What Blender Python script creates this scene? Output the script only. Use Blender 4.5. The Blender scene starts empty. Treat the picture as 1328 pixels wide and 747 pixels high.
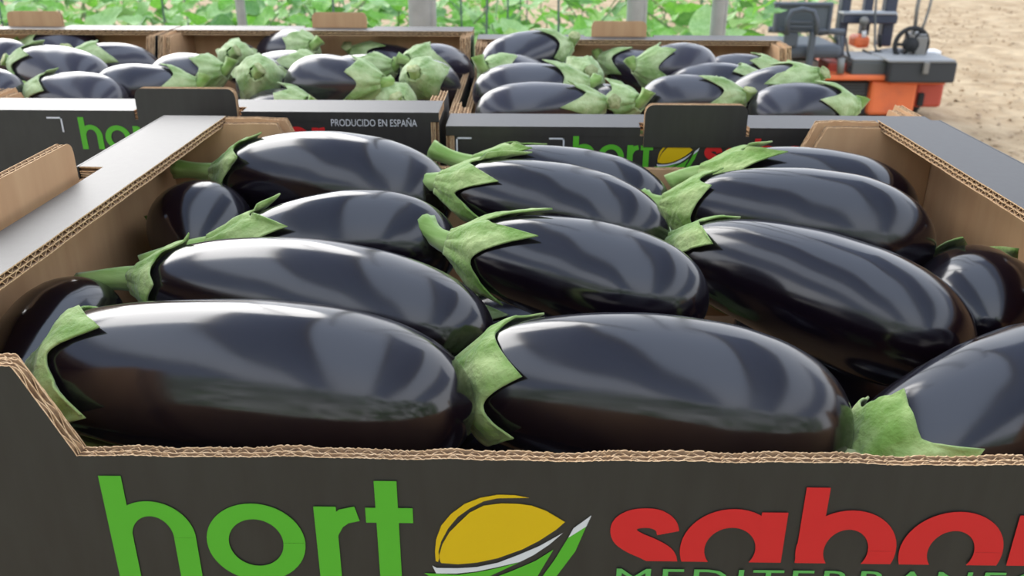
import bpy, bmesh, math, random
from mathutils import Vector, Matrix, Quaternion
from mathutils import noise as mnoise
import numpy as np

C = bpy.context.scene.collection
PI = math.pi
rnd = random.Random(7)

# ------------------------------------------------------------------ camera
cam_d = bpy.data.cameras.new('camera')
cam = bpy.data.objects.new('camera', cam_d); C.objects.link(cam)
pi_, ya_, ro_ = math.radians(23.4324), math.radians(-.6717), math.radians(.2263)
fw = Vector((math.sin(ya_)*math.cos(pi_), math.cos(ya_)*math.cos(pi_), -math.sin(pi_)))
rt = Vector((math.cos(ya_), -math.sin(ya_), 0)); up = rt.cross(fw)
r2 = rt*math.cos(ro_)+up*math.sin(ro_); u2 = -rt*math.sin(ro_)+up*math.cos(ro_)
cam.matrix_world = Matrix(((r2.x, u2.x, -fw.x, -.0213), (r2.y, u2.y, -fw.y, -.277), (r2.z, u2.z, -fw.z, .151), (0, 0, 0, 1)))
cam_d.sensor_fit = 'HORIZONTAL'; cam_d.sensor_width = 36
cam_d.lens = 1146.19/1328*36
cam_d.clip_start = .01
cam_d.dof.use_dof = True; cam_d.dof.focus_distance = .42; cam_d.dof.aperture_fstop = 20
bpy.context.scene.camera = cam

# ------------------------------------------------------------------ world and light
w = bpy.data.worlds.new('greenhouse_sky'); bpy.context.scene.world = w; w.use_nodes = True
nt = w.node_tree
bg = nt.nodes['Background']
tc = nt.nodes.new('ShaderNodeTexCoord'); sx = nt.nodes.new('ShaderNodeSeparateXYZ')
cr = nt.nodes.new('ShaderNodeValToRGB')
nt.links.new(tc.outputs['Generated'], sx.inputs[0]); nt.links.new(sx.outputs['Z'], cr.inputs[0])
cr.color_ramp.elements[0].position = 0; cr.color_ramp.elements[0].color = (.95, .97, 1, 1)
cr.color_ramp.elements[1].position = .9; cr.color_ramp.elements[1].color = (.66, .78, 1, 1)
nt.links.new(cr.outputs[0], bg.inputs[0]); bg.inputs[1].default_value = 2.2
sun_d = bpy.data.lights.new('sun', 'SUN'); sun_d.energy = 3.3; sun_d.angle = math.radians(50); sun_d.color = (1, .96, .9)
sun = bpy.data.objects.new('sun', sun_d); C.objects.link(sun)
sd = Vector((-.70, .95, .62)).normalized()   # towards the sun: behind the crates, to the left
sun.rotation_euler = sd.to_track_quat('Z', 'Y').to_euler()
sc = bpy.context.scene
sc.view_settings.view_transform = 'Standard'; sc.view_settings.look = 'None'
sc.view_settings.exposure = 0.0; sc.view_settings.gamma = 1.0
sc.view_settings.use_curve_mapping = False

# ------------------------------------------------------------------ materials
def mat(name, col, rough=.6, spec=.5, noise=None, bump=None, coat=0, metal=0, sheen=0, trans=0):
    """noise=(scale, colour2, detail, lo, hi[, stretch])  bump=(scale, strength, distance[, stretch])"""
    m = bpy.data.materials.new(name); m.use_nodes = True
    n = m.node_tree.nodes; l = m.node_tree.links; b = n['Principled BSDF']
    b.inputs['Base Color'].default_value = (*col, 1); b.inputs['Roughness'].default_value = rough
    b.inputs['Specular IOR Level'].default_value = spec; b.inputs['Metallic'].default_value = metal
    b.inputs['Coat Weight'].default_value = coat; b.inputs['Coat Roughness'].default_value = .08
    b.inputs['Sheen Weight'].default_value = sheen; b.inputs['Sheen Roughness'].default_value = .5
    t = n.new('ShaderNodeTexCoord')
    def mapped(st):
        if not st: return t.outputs['Object']
        mp = n.new('ShaderNodeMapping'); mp.inputs['Scale'].default_value = st
        l.new(t.outputs['Object'], mp.inputs[0]); return mp.outputs[0]
    if noise:
        no = n.new('ShaderNodeTexNoise'); no.inputs['Scale'].default_value = noise[0]; no.inputs['Detail'].default_value = noise[2]
        l.new(mapped(noise[5] if len(noise) > 5 else None), no.inputs['Vector'])
        rp = n.new('ShaderNodeValToRGB'); rp.color_ramp.elements[0].position = noise[3]; rp.color_ramp.elements[1].position = noise[4]
        rp.color_ramp.elements[0].color = (*col, 1); rp.color_ramp.elements[1].color = (*noise[1], 1)
        l.new(no.outputs['Fac'], rp.inputs[0]); l.new(rp.outputs[0], b.inputs['Base Color'])
    if bump:
        no2 = n.new('ShaderNodeTexNoise'); no2.inputs['Scale'].default_value = bump[0]; no2.inputs['Detail'].default_value = 4
        l.new(mapped(bump[3] if len(bump) > 3 else None), no2.inputs['Vector'])
        bp = n.new('ShaderNodeBump'); bp.inputs['Strength'].default_value = bump[1]; bp.inputs['Distance'].default_value = bump[2]
        l.new(no2.outputs['Fac'], bp.inputs['Height']); l.new(bp.outputs[0], b.inputs['Normal'])
    if trans:
        tr = n.new('ShaderNodeBsdfTranslucent'); mx = n.new('ShaderNodeMixShader'); mx.inputs[0].default_value = trans
        if noise: l.new(rp.outputs[0], tr.inputs[0])
        else: tr.inputs[0].default_value = (*col, 1)
        l.new(b.outputs[0], mx.inputs[1]); l.new(tr.outputs[0], mx.inputs[2]); l.new(mx.outputs[0], n['Material Output'].inputs[0])
    return m

M = {}
M['skin'] = mat('aubergine_skin', (.0035, .0022, .006), .14, .75, noise=(9, (.006, .0025, .0045), 3, .35, .7), bump=(26, .05, .004, (.35, 1, 1)), sheen=.015)
def tune_skin(m):
    n = m.node_tree.nodes; l = m.node_tree.links; b = n['Principled BSDF']
    t = n.new('ShaderNodeTexCoord'); no = n.new('ShaderNodeTexNoise'); no.inputs['Scale'].default_value = 22; no.inputs['Detail'].default_value = 6
    l.new(t.outputs['Object'], no.inputs['Vector'])
    mr = n.new('ShaderNodeMapRange'); mr.inputs[1].default_value = .35; mr.inputs[2].default_value = .7
    mr.inputs[3].default_value = .10; mr.inputs[4].default_value = .20
    l.new(no.outputs['Fac'], mr.inputs[0]); l.new(mr.outputs[0], b.inputs['Roughness'])
tune_skin(M['skin'])
M['skin_hazed'] = mat('aubergine_skin_bloom_haze', (.010, .007, .014), .22, .9, noise=(9, (.020, .012, .022), 3, .35, .7), sheen=.10)  # bloom, plus haze and sky sheen painted into a lighter skin copy
M['calyx'] = mat('calyx_green', (.17, .30, .05), .75, .3, noise=(60, (.44, .53, .20), 9, .38, .66, (.5, 1, 1)), bump=(190, .9, .0022), sheen=.18)
M['calyx_rear'] = mat('calyx_green_pale', (.21, .33, .09), .75, .3, noise=(60, (.50, .59, .29), 9, .38, .66, (.5, 1, 1)), bump=(190, .9, .0022), sheen=.25)
M['stem'] = mat('stem_green', (.19, .34, .055), .7, .3, noise=(90, (.42, .54, .19), 5, .35, .7, (.2, 1, 1)), bump=(300, .5, .001, (.2, 1, 1)), sheen=.3)
M['stem_cut'] = mat('stem_cut_face', (.42, .45, .22), .8, .2, noise=(300, (.24, .28, .10), 3, .4, .7))
M['black'] = mat('black_printed_board', (.0225, .0180, .0150), .47, .62, noise=(180, (.029, .025, .021), 4, .3, .7, (1, 1, .2)), bump=(120, .05, .0008, (4, 1, .2)))
M['kraft'] = mat('kraft_board', (.50, .29, .150), .85, .25, noise=(70, (.58, .355, .19), 6, .3, .7, (1, 1, .15)), bump=(260, .12, .0006))
M['edge'] = mat('kraft_cut_edge', (.56, .34, .165), .9, .2, noise=(500, (.82, .56, .32), 4, .35, .65), bump=(900, .5, .0006))
M['flute'] = mat('kraft_flute', (.32, .20, .12), .9, .2, noise=(400, (.50, .31, .17), 3, .35, .65))
M['green_ink'] = mat('green_print', (.095, .42, .022), .5, .4)
M['red_ink'] = mat('red_print', (.64, .018, .018), .5, .4)
M['yellow_ink'] = mat('yellow_print', (.70, .44, .001), .5, .4)
M['white_ink'] = mat('white_print', (.68, .66, .66), .5, .4)
M['green_line'] = mat('green_line_print', (.12, .42, .09), .5, .4)
M['soil'] = mat('sandy_soil', (.30, .21, .12), .95, .1, noise=(5, (.46, .35, .22), 12, .30, .68, (1, .7, 1)), bump=(7, .8, .08))
M['clod'] = mat('soil_clod', (.27, .18, .11), .95, .1, noise=(30, (.46, .35, .23), 4, .3, .7))
M['leaf'] = mat('crop_leaf', (.12, .36, .035), .42, .4, noise=(14, (.25, .53, .08), 3, .3, .7), bump=(60, .3, .004), trans=.4)
M['leaf_pale'] = mat('crop_leaf_pale', (.26, .48, .14), .45, .5, noise=(14, (.42, .62, .26), 3, .3, .7), bump=(60, .3, .004), trans=.35)
M['leaf_dark'] = mat('crop_leaf_dark', (.07, .22, .04), .5, .5, noise=(14, (.16, .34, .08), 3, .3, .7), bump=(60, .3, .004), trans=.3)  # darker green tone mixed in among the leaves
M['plant_stem'] = mat('crop_stem', (.13, .22, .07), .7)
M['cane'] = mat('twine', (.10, .14, .12), .7)
M['zinc'] = mat('galvanised_post', (.42, .44, .45), .5, .5, noise=(25, (.54, .56, .57), 4, .3, .7), metal=.35)
M['wood'] = mat('worn_timber', (.32, .22, .13), .8, .3, noise=(18, (.45, .33, .21), 6, .3, .7, (1, .1, 1)))
M['steel'] = mat('trolley_steel', (.18, .19, .2), .5, .5, metal=.6)
M['orange'] = mat('orange_paint', (.80, .17, .05), .5, .5, noise=(9, (.62, .13, .05), 4, .45, .8))
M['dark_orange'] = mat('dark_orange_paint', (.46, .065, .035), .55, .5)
M['seat'] = mat('grey_seat_plastic', (.075, .085, .10), .6, .5)
M['mesh'] = mat('grey_seat_mesh', (.10, .115, .125), .75, .4)
M['mast'] = mat('mast_paint', (.035, .042, .065), .5, .5)
M['mast_light'] = mat('mast_cap', (.34, .35, .36), .5)
M['box'] = mat('black_box_plastic', (.03, .033, .036), .55, .5)
M['battery'] = mat('grey_battery_case', (.085, .09, .088), .55, .5)
M['lid'] = mat('grey_lid', (.24, .24, .235), .7, .4)  # paler grey than the boxes it tops
M['white'] = mat('white_plastic', (.85, .83, .80), .5)
M['rubber'] = mat('rubber', (.03, .03, .03), .85, .3)
M['metal'] = mat('dirty_metal', (.22, .21, .19), .55, .5, metal=.5)
M['chrome'] = mat('bright_metal', (.55, .55, .53), .4, .5, metal=.6)

# ------------------------------------------------------------------ helpers
def obj(name, mesh, m=None, parent=None, smooth=False):
    o = bpy.data.objects.new(name, mesh); C.objects.link(o)
    if m is not None:
        for mm in (m if isinstance(m, (list, tuple)) else [m]): mesh.materials.append(mm)
    if parent is not None: o.parent = parent
    if smooth:
        mesh.polygons.foreach_set('use_smooth', [True]*len(mesh.polygons))
    return o
def tag(o, label, cat, group=None):
    o['label'] = label; o['category'] = cat
    if group: o['group'] = group
    return o
def thing(name, label, cat, loc=(0, 0, 0), rot=(0, 0, 0), group=None):
    o = bpy.data.objects.new(name, None); C.objects.link(o); o.location = loc; o.rotation_euler = rot
    o.empty_display_size = .05
    return tag(o, label, cat, group)
class MB:
    def __init__(s): s.v = []; s.f = []; s.m = []
    def add(s, vs, fs, mi=0):
        b = len(s.v); s.v += [tuple(x) for x in vs]; s.f += [tuple(b+i for i in f) for f in fs]
        s.m += (mi if isinstance(mi, list) else [mi]*len(fs)); return s
    def box(s, lo, hi, mi=0, M4=None):
        x0, y0, z0 = lo; x1, y1, z1 = hi
        vs = [Vector(p) for p in ((x0,y0,z0),(x1,y0,z0),(x1,y1,z0),(x0,y1,z0),(x0,y0,z1),(x1,y0,z1),(x1,y1,z1),(x0,y1,z1))]
        if M4 is not None: vs = [M4 @ p for p in vs]
        return s.add(vs, [(0,3,2,1),(4,5,6,7),(0,1,5,4),(1,2,6,5),(2,3,7,6),(3,0,4,7)], mi)
    def tube(s, pts, rad, n=10, mi=0, cap=True):
        pts = [Vector(p) for p in pts]; k = len(pts)
        if not isinstance(rad, (list, tuple)): rad = [rad]*k
        b = len(s.v); prev = None
        for i, p in enumerate(pts):
            d = (pts[min(i+1, k-1)]-pts[max(i-1, 0)]).normalized()
            if prev is None:
                a = d.orthogonal().normalized()
            else:
                a = (prev-d*prev.dot(d)).normalized()
            prev = a; c = d.cross(a)
            for j in range(n):
                t = 2*PI*j/n; s.v.append(tuple(p+(a*math.cos(t)+c*math.sin(t))*rad[i]))
        for i in range(k-1):
            for j in range(n):
                s.f.append((b+i*n+j, b+i*n+(j+1)%n, b+(i+1)*n+(j+1)%n, b+(i+1)*n+j)); s.m.append(mi)
        if cap:
            s.f.append(tuple(b+j for j in range(n))[::-1]); s.m.append(mi)
            s.f.append(tuple(b+(k-1)*n+j for j in range(n))); s.m.append(mi)
        return s
    def mesh(s, name):
        me = bpy.data.meshes.new(name); me.from_pydata(s.v, [], s.f); me.update()
        if any(s.m): me.polygons.foreach_set('material_index', s.m)
        return me
    def obj(s, name, m, parent=None, smooth=False, bevel=0):
        o = obj(name, s.mesh(name), m, parent, smooth)
        if bevel:
            b = o.modifiers.new('bevel', 'BEVEL'); b.width = bevel; b.segments = 2; b.limit_method = 'ANGLE'
        return o

# ------------------------------------------------------------------ ground
def ground():
    n = 90
    xs = np.linspace(-14, 16, n); ys = np.linspace(-3, 24, n)
    v = []; f = []
    for j, y in enumerate(ys):
        for i, x in enumerate(xs):
            z = -1.05+.012*math.sin(x*2.1+y*.7)+.010*math.sin(y*3.3-x*1.3)+rnd.uniform(-.012, .012)
            v.append((x, y, z))
    for j in range(n-1):
        for i in range(n-1):
            a = j*n+i; f.append((a, a+1, a+n+1, a+n))
    me = bpy.data.meshes.new('ground'); me.from_pydata(v, [], f)
    o = obj('ground', me, M['soil'], smooth=True); o['kind'] = 'structure'
ground()
mb = MB()
for i in range(2600):
    y = rnd.uniform(4.2, 12); x = rnd.uniform(1.2, 1.2+y*.62); s = rnd.uniform(.008, .03)
    q = [Vector((rnd.uniform(-1, 1), rnd.uniform(-1, 1), rnd.uniform(-.3, .6)))*s for _ in range(5)]
    c = Vector((x, y, -1.045))
    mb.add([c+a for a in q], [(0,1,2),(0,2,3),(0,3,4),(1,2,4),(2,3,4),(0,1,4)])
o = mb.obj('soil_clods', M['clod']); o['kind'] = 'stuff'; tag(o, 'small dry clods scattered over the sandy path', 'soil')

# ------------------------------------------------------------------ harvest trolley that carries the crates
tr = thing('harvest_trolley', 'low steel trolley with a board deck under the aubergine crates', 'trolley', (-.1, .5, -1.05))
DECK = -.1715
for k in range(9):
    y0 = -.02+k*.118
    MB().box((-.95, y0-.5, DECK+1.05-.018), (.44, y0-.5+.108, DECK+1.05)).obj('deck_board', M['wood'], tr)
MB().box((-.95, -.50, .80), (.44, -.46, .858)).box((-.95, .50, .80), (.44, .54, .858)).box((-.95, -.46, .80), (-.91, .50, .858)).box((.40, -.46, .80), (.44, .50, .858)).obj('frame', M['steel'], tr)
for x in (-.93, .42):
    for y in (-.48, .52):
        MB().tube([(x, y, .06), (x, y, .80)], .02, 10).obj('leg', M['steel'], tr)
        MB().tube([(x-.02, y, .075), (x+.02, y, .075)], .075, 20).obj('wheel', M['rubber'], tr)

# ------------------------------------------------------------------ corrugated board
def corrugated(mb, O, U, V, N, L, lo, hi, T=.0065, pitch=.0068, seg=8, jit=.0, mo=0, mi_=1, me_=2, mf=3):
    """double-wall board: path along U, flutes running along V, thickness along N (outer liner at N=T)"""
    O, U, V, N = Vector(O), Vector(U), Vector(V), Vector(N)
    n = max(2, int(L/pitch*seg)); ss = [L*i/n for i in range(n+1)]
    jr = random.Random(int(L*1e5)+3)
    if jit:
        w1 = [jr.uniform(0, 6.28) for _ in range(4)]
        J = [jit*(.5*math.sin(s*95+w1[0])+.4*math.sin(s*210+w1[1])+.5*math.sin(s*37+w1[2]))+jr.uniform(-jit, jit)*.45 for s in ss]
    else: J = [0]*len(ss)
    def strip(n0, n1, m_out, m_in, extra=0, jk=1.0):
        b = len(mb.v)
        for i, s in enumerate(ss):
            a0 = n0(s); a1 = n1(s); h = hi(s)+J[i]*jk+extra; l_ = lo(s)
            P = O+U*s
            for vv, nn in ((l_, a0), (h, a0), (h, a1), (l_, a1)): mb.v.append(tuple(P+V*vv+N*nn))
        for i in range(n):
            a = b+4*i; c = a+4
            for q0, q1, mm in ((0, 1, m_in), (1, 2, me_), (2, 3, m_out), (3, 0, me_)):
                mb.f.append((a+q0, a+q1, c+q1, c+q0)); mb.m.append(mm)
        mb.f.append((b, b+3, b+2, b+1)); mb.m.append(me_)
        e = b+4*n; mb.f.append((e, e+1, e+2, e+3)); mb.m.append(me_)
    t = .0006
    strip(lambda s: T-t, lambda s: T, mo, mf, 0, .5)
    strip(lambda s: 0, lambda s: t, mf, mi_, 0, 1.0)
    strip(lambda s: T/2-t/2, lambda s: T/2+t/2, mf, mf, -.0003, .7)
    g = T/4-t*.75
    for c, ph in ((T*.25, 0), (T*.75, 1.3)):
        f0 = lambda s, c=c, ph=ph: c+g*math.cos(2*PI*s/pitch+ph)-t*.4
        f1 = lambda s, c=c, ph=ph: c+g*math.cos(2*PI*s/pitch+ph)+t*.4
        strip(f0, f1, mf, mf, -.0006, .8)

BM = [M['black'], M['kraft'], M['edge'], M['flute']]
KM = [M['kraft'], M['kraft'], M['edge'], M['flute']]
def crate(label, group, loc, rot, L, D, H, lw=.0479, c=.039, xt=.0958, xb=.1123, seg=8, pitch=.0068, tabs=((-1, .205, .077), (1, .2, .077)), dip=True):
    """local x: long side with the folded ledges at its ends, local y: low printed sides, z=0: top of the ledges"""
    r = thing('cardboard_crate', label, 'crate', loc, (0, 0, rot), group)
    hx, hy = L/2, D/2; T = .0065
    def top(s, sh=0, low=0):
        x = abs(s-hx)
        if x > hx-lw-.001: z = -.0069
        elif x > hx-xt-sh: z = -.0008
        elif x > hx-xb-sh: z = -.0008-(c-.0008)*(hx-xt-sh-x)/(xb-xt)
        else: z = -c
        return z+low
    for sg in (-1, 1):
        mb = MB()
        corrugated(mb, (-hx, sg*(hy-T), 0), (1, 0, 0), (0, 0, 1), (0, sg, 0), L, lambda s: -H, lambda s: top(s), T, pitch, seg, .0009 if seg >= 8 else .0007)
        mb.obj('low_side_panel', BM, r)
        # ledge side
        mb = MB()
        corrugated(mb, (sg*(hx-T), -hy+T+.0002, 0), (0, 1, 0), (0, 0, 1), (sg, 0, 0), D-2*T-.0004, lambda s: -H, lambda s: -T-.0006, T, pitch, seg)
        mb.obj('end_panel', BM, r)
        ty = [t for t in tabs if t[0] == sg][0]; y0 = ty[1]-hy; hw = ty[2]/2
        mb = MB()
        mg = .003 if sg > 0 else .010
        def lo(s, y0=y0, hw=hw, mg=mg): return .017 if abs(s-hy-y0) < hw+mg else .0012
        corrugated(mb, (sg*hx, -hy, -T), (0, 1, 0), (-sg, 0, 0), (0, 0, 1), D, lo, lambda s: lw, T, pitch, seg, .0003)
        for ya, yb in ((-hy, y0-hw-mg), (y0+hw+mg, hy)):
            xa, xb_ = sorted((sg*(hx-.0009), sg*(hx+.0003)))
            mb.box((xa, ya, -.0078), (xb_, yb, .00005), 0)
        mb.obj('folded_ledge', BM, r)
        # tab: continuation of the end panel standing up through the slot
        TH = .0185; rr = .007
        def tp(s, hw=hw):
            e = min(s, 2*hw-s)
            return TH if e > rr else TH-rr+math.sqrt(max(0, rr*rr-(rr-e)**2))
        mb = MB()
        corrugated(mb, (sg*(hx-T)+sg*.0012, y0-hw, 0), (0, 1, 0), (0, 0, 1), (sg, 0, 0), 2*hw, lambda s: -.016, tp, T, pitch, max(seg, 8))
        mb.obj('hand_hold_tab', BM, r)
        for sy in (-1, 1):
            ln = xb-T-.004
            x0 = sg*(hx-T-.0005)
            mb = MB()
            def tf(s): # s measured from the end panel inwards
                x = s+T
                if x < lw+.001: return -.0072
                if x < xt-.006: return -.0030
                return max(-H+.01, -.0030-(c-.003)*(x-xt+.006)/(xb-xt))
            corrugated(mb, (x0, sy*(hy-2*T-.0006), 0), (-sg, 0, 0), (0, 0, 1), (0, sy, 0), ln, lambda s: -H+.008, tf, T, pitch, seg, .0007)
            mb.obj('corner_flap', KM, r)
    MB().box((-hx+T, -hy+T, -H), (hx-T, hy-T, -H+.006)).obj('bottom_panel', M['kraft'], r)
    return r

front = crate('black printed cardboard crate nearest the camera, filled with large glossy aubergines', 'black printed aubergine crates', (0, .2015, 0), 0, .6, .403, .1710, tabs=((-1, .196, .100), (1, .2, .077)))
RL, RW = .5523, .4040
rear = []
for (xc, zc, lab) in ((-.7005, -.0050, 'black cardboard crate at the far left of the back row, cut by the frame'),
                      (-.2920, -.0045, 'middle black cardboard crate of the back row, printed with white small capitals on its front'),
                      (.1185, -.0130, 'right-hand black cardboard crate of the back row, its round-cornered black tab above the logo')):
    k = len(rear)
    tb = {0: ((1, .2, .078), (-1, .200, .077)), 1: ((1, .2, .078), (-1, .211, .074)), 2: ((1, .2, .082), (-1, .195, .077))}[k]
    # local +x faces the camera after the turn; local y becomes world x
    tabw = {0: (-.6625, -.700), 1: (-.2955, -.2765), 2: (.1174, .1095)}[k]
    tb = ((1, tabw[0]-xc+RW/2, .082), (-1, tabw[1]-xc+RW/2, .075))
    Y2 = .4396 if k < 2 else .4290
    rr_ = crate(lab, 'black printed aubergine crates', (xc, Y2+RL/2, zc), -PI/2, RL, RW, .1710+zc, seg=6, pitch=.0078, tabs=tb)
    rear.append((rr_, xc, Y2, zc))

# ------------------------------------------------------------------ print on the crates (flat ink polygons lying on the board)
EMB = {
    'yellow_fill': [(-0.0524, -0.0869), (-0.0528, -0.0839), (-0.0514, -0.0784), (-0.0485, -0.0725), (-0.0444, -0.0675), (-0.0404, -0.0629), (-0.035, -0.0596), (-0.0284, -0.0585), (-0.0218, -0.0586), (-0.0166, -0.0594), (-0.0112, -0.0617), (-0.0072, -0.0645), (-0.0038, -0.0669), (-0.0071, -0.0706), (-0.0137, -0.0761), (-0.0203, -0.0804), (-0.0298, -0.0848), (-0.038, -0.0871), (-0.0455, -0.088), (-0.052, -0.0875)],
    'yellow_crescent': [(-0.0542, -0.0865), (-0.0543, -0.0818), (-0.0537, -0.0759), (-0.0515, -0.0692), (-0.0477, -0.0638), (-0.0423, -0.0589), (-0.0363, -0.056), (-0.0297, -0.0545), (-0.0232, -0.0546), (-0.0176, -0.0558), (-0.0232, -0.0559), (-0.0297, -0.0561), (-0.035, -0.0576), (-0.0403, -0.0609), (-0.045, -0.065), (-0.0488, -0.0704), (-0.0517, -0.0767), (-0.053, -0.0818), (-0.0528, -0.0852), (-0.0533, -0.087)],
    'white_swoosh': [(-0.0556, -0.0888), (-0.0538, -0.0899), (-0.0456, -0.0899), (-0.038, -0.0892), (-0.0298, -0.087), (-0.0217, -0.083), (-0.0136, -0.0786), (-0.0044, -0.072), (-0.0096, -0.0777), (-0.0156, -0.0829), (-0.021, -0.0864), (-0.0298, -0.0891), (-0.0381, -0.0914), (-0.0463, -0.0926), (-0.0542, -0.0927)],
    'green_low': [(-0.059, -0.0926), (-0.0456, -0.0933), (-0.0374, -0.0918), (-0.0298, -0.0897), (-0.021, -0.0866), (-0.0298, -0.0919), (-0.0354, -0.0953), (-0.0457, -0.0989), (-0.0533, -0.0973)],
    'green_tri': [(-0.0079, -0.0802), (-0.0141, -0.0938), (-0.0174, -0.1011), (-0.0299, -0.1013), (-0.034, -0.0979), (-0.0326, -0.0952), (-0.0244, -0.0912), (-0.0149, -0.0859)],
    'green_blade': [(-0.0023, -0.0743), (0.0045, -0.0688), (0.0006, -0.081), (-0.0065, -0.0935), (-0.0119, -0.101), (-0.0147, -0.0984), (-0.0074, -0.0853)],
    'white_tip': [(0.0063, -0.0635), (0.0045, -0.0688), (-0.0023, -0.0743), (-0.0004, -0.0697)],

}
def clip_low(poly, zmin):
    out = []
    for i, a in enumerate(poly):
        b = poly[(i+1) % len(poly)]
        ia, ib = a[1] >= zmin, b[1] >= zmin
        if ia: out.append(a)
        if ia != ib:
            t = (zmin-a[1])/(b[1]-a[1]); out.append((a[0]+(b[0]-a[0])*t, zmin))
    return out
def ring(cx, cz, rx, rz, sx, sz, a0=0, a1=360, n=48):
    P = []
    for i in range(n):
        t0, t1 = math.radians(a0+(a1-a0)*i/n), math.radians(a0+(a1-a0)*(i+1)/n)
        q = lambda t, k: (cx+(rx-k*sx)*math.cos(t), cz+(rz-k*sz)*math.sin(t))
        P.append([q(t0, 0), q(t1, 0), q(t1, 1), q(t0, 1)])
    return P
def rect(x0, z0, x1, z1): return [[(x0, z0), (x1, z0), (x1, z1), (x0, z1)]]
def stroke(pts, wd):
    P = []; n = len(pts); L_ = []; R_ = []
    for i, p in enumerate(pts):
        a = pts[max(i-1, 0)]; b = pts[min(i+1, n-1)]
        dx, dz = b[0]-a[0], b[1]-a[1]; d = math.hypot(dx, dz)
        ww = wd[i] if isinstance(wd, list) else wd
        L_.append((p[0]-dz/d*ww/2, p[1]+dx/d*ww/2)); R_.append((p[0]+dz/d*ww/2, p[1]-dx/d*ww/2))
    for i in range(n-1): P.append([L_[i], L_[i+1], R_[i+1], R_[i]])
    return P
B = -.0965; S = .0086
HORT = []
# h
HORT += rect(-.1810, B, -.1810+S, -.0478)
HORT += ring(-.1644, -.0765, .0167, .0172, S, S*.82, 0, 168, 30) + rect(-.1477-S, B, -.1477, -.0765)
# o
HORT += ring(-.1243, -.0785, .0193, .0187, S, S*.86)
# r
HORT += rect(-.1004, B, -.1004+S, -.0608)
HORT += stroke([(-.0950, -.0795), (-.0946, -.0735), (-.0925, -.0685), (-.0890, -.0653), (-.0838, -.0640)], [.0050, .0060, .0068, .0072, .0070])
# t
HORT += rect(-.0765, B, -.0765+S, -.0487) + rect(-.0805, -.0681, -.0623, -.0611)
Z0 = -.0852
SAB = []
s_pts = []
def smooth(pts, wd, k=5):
    P, W = [], []
    for i in range(len(pts)-1):
        a, b, c, d = (np.array(pts[max(i-1, 0)]), np.array(pts[i]), np.array(pts[i+1]), np.array(pts[min(i+2, len(pts)-1)]))
        for q in range(k):
            t = q/k; p = .5*((2*b)+(c-a)*t+(2*a-5*b+4*c-d)*t*t+(3*b-a-3*c+d)*t**3)
            P.append((float(p[0]), float(p[1]))); W.append(wd[i]*(1-t)+wd[i+1]*t)
    P.append(pts[-1]); W.append(wd[-1]); return P, W
SAB += stroke(*smooth([(.0362, -.0716), (.0350, -.0680), (.0315, -.0653), (.0270, -.0646), (.0222, -.0655), (.0192, -.0685), (.0196, -.0730), (.0235, -.0764), (.0295, -.0795), (.0345, -.0832), (.0360, -.0890)],
              [.0086, .0088, .0092, .0092, .0094, .0102, .0104, .0106, .0108, .0108, .0105]))
SAB += ring(.0607, -.0790, .0194, .0192, .0095, .0088) + rect(.0712, -.0965, .0812, -.0612)
SAB += rect(.0866, -.0965, .0956, -.0495) + ring(.1056, -.0790, .0194, .0192, .0108, .0090)
SAB += ring(.1462, -.0790, .0200, .0192, .0110, .0090)
SAB += rect(.1690, -.0965, .1790, -.0612) + stroke([(.1750, -.0790), (.1758, -.0730), (.1785, -.0685), (.1830, -.0660), (.1890, -.0650)], [.006, .008, .009, .0095, .0095])
SAB = [q for q in (clip_low(p, Z0) for p in SAB) if len(q) > 2]

def ink(name, polys, m, parent, fmap, lift=0.0):
    """polys in print coordinates (u right, v up); fmap(u, v, lift) gives the crate's local point"""
    mb = MB()
    for k, p in enumerate(polys):
        area = sum(p[i][0]*p[(i+1) % len(p)][1]-p[(i+1) % len(p)][0]*p[i][1] for i in range(len(p)))
        if area < 0: p = p[::-1]
        mb.add([fmap(u, v, lift+k*.000002) for u, v in p], [tuple(range(len(p)))])
    me = mb.mesh(name)
    bm = bmesh.new(); bm.from_mesh(me); bmesh.ops.triangulate(bm, faces=[f for f in bm.faces if len(f.verts) > 4], ngon_method='EAR_CLIP')
    bm.to_mesh(me); bm.free()
    return obj(name, me, m, parent)
def text_polys(s, u, v, height, width=None, spacing=1.0):
    cu = bpy.data.curves.new('t', 'FONT'); cu.body = s; cu.size = 1; cu.resolution_u = 3; cu.space_character = spacing
    to = bpy.data.objects.new('t', cu); C.objects.link(to)
    dg = bpy.context.evaluated_depsgraph_get(); me = bpy.data.meshes.new_from_object(to.evaluated_get(dg))
    xs = [q.co.x for q in me.vertices]
    cap = .70
    k = height/cap; kx = k if width is None else width/(max(xs)-min(xs)); x0 = min(xs)
    P = [[(u+(me.vertices[i].co.x-x0)*kx, v+me.vertices[i].co.y*k) for i in p.vertices] for p in me.polygons]
    bpy.data.objects.remove(to); bpy.data.curves.remove(cu); bpy.data.meshes.remove(me)
    return P
def logo(parent, fmap):
    ink('printed_green_word', HORT, M['green_ink'], parent, fmap)
    ink('printed_red_word', SAB, M['red_ink'], parent, fmap)
    ink('printed_tagline', text_polys('MEDITERRANEO', .0172, -.0985, .0098, .172, 1.15), M['green_line'], parent, fmap)
    ink('printed_emblem_fruit', [EMB['yellow_fill'], EMB['yellow_crescent']], M['yellow_ink'], parent, fmap)
    ink('printed_emblem_leaf', [EMB['green_low'], EMB['green_tri'], EMB['green_blade']], M['green_ink'], parent, fmap)
    ink('printed_emblem_highlight', [EMB['white_swoosh'], EMB['white_tip']], M['white_ink'], parent, fmap, .0001)
# front crate: outer face of the near low side is local y=-.2015
logo(front, lambda u, v, l: (u, -.2015-.0004-l, v))
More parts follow.
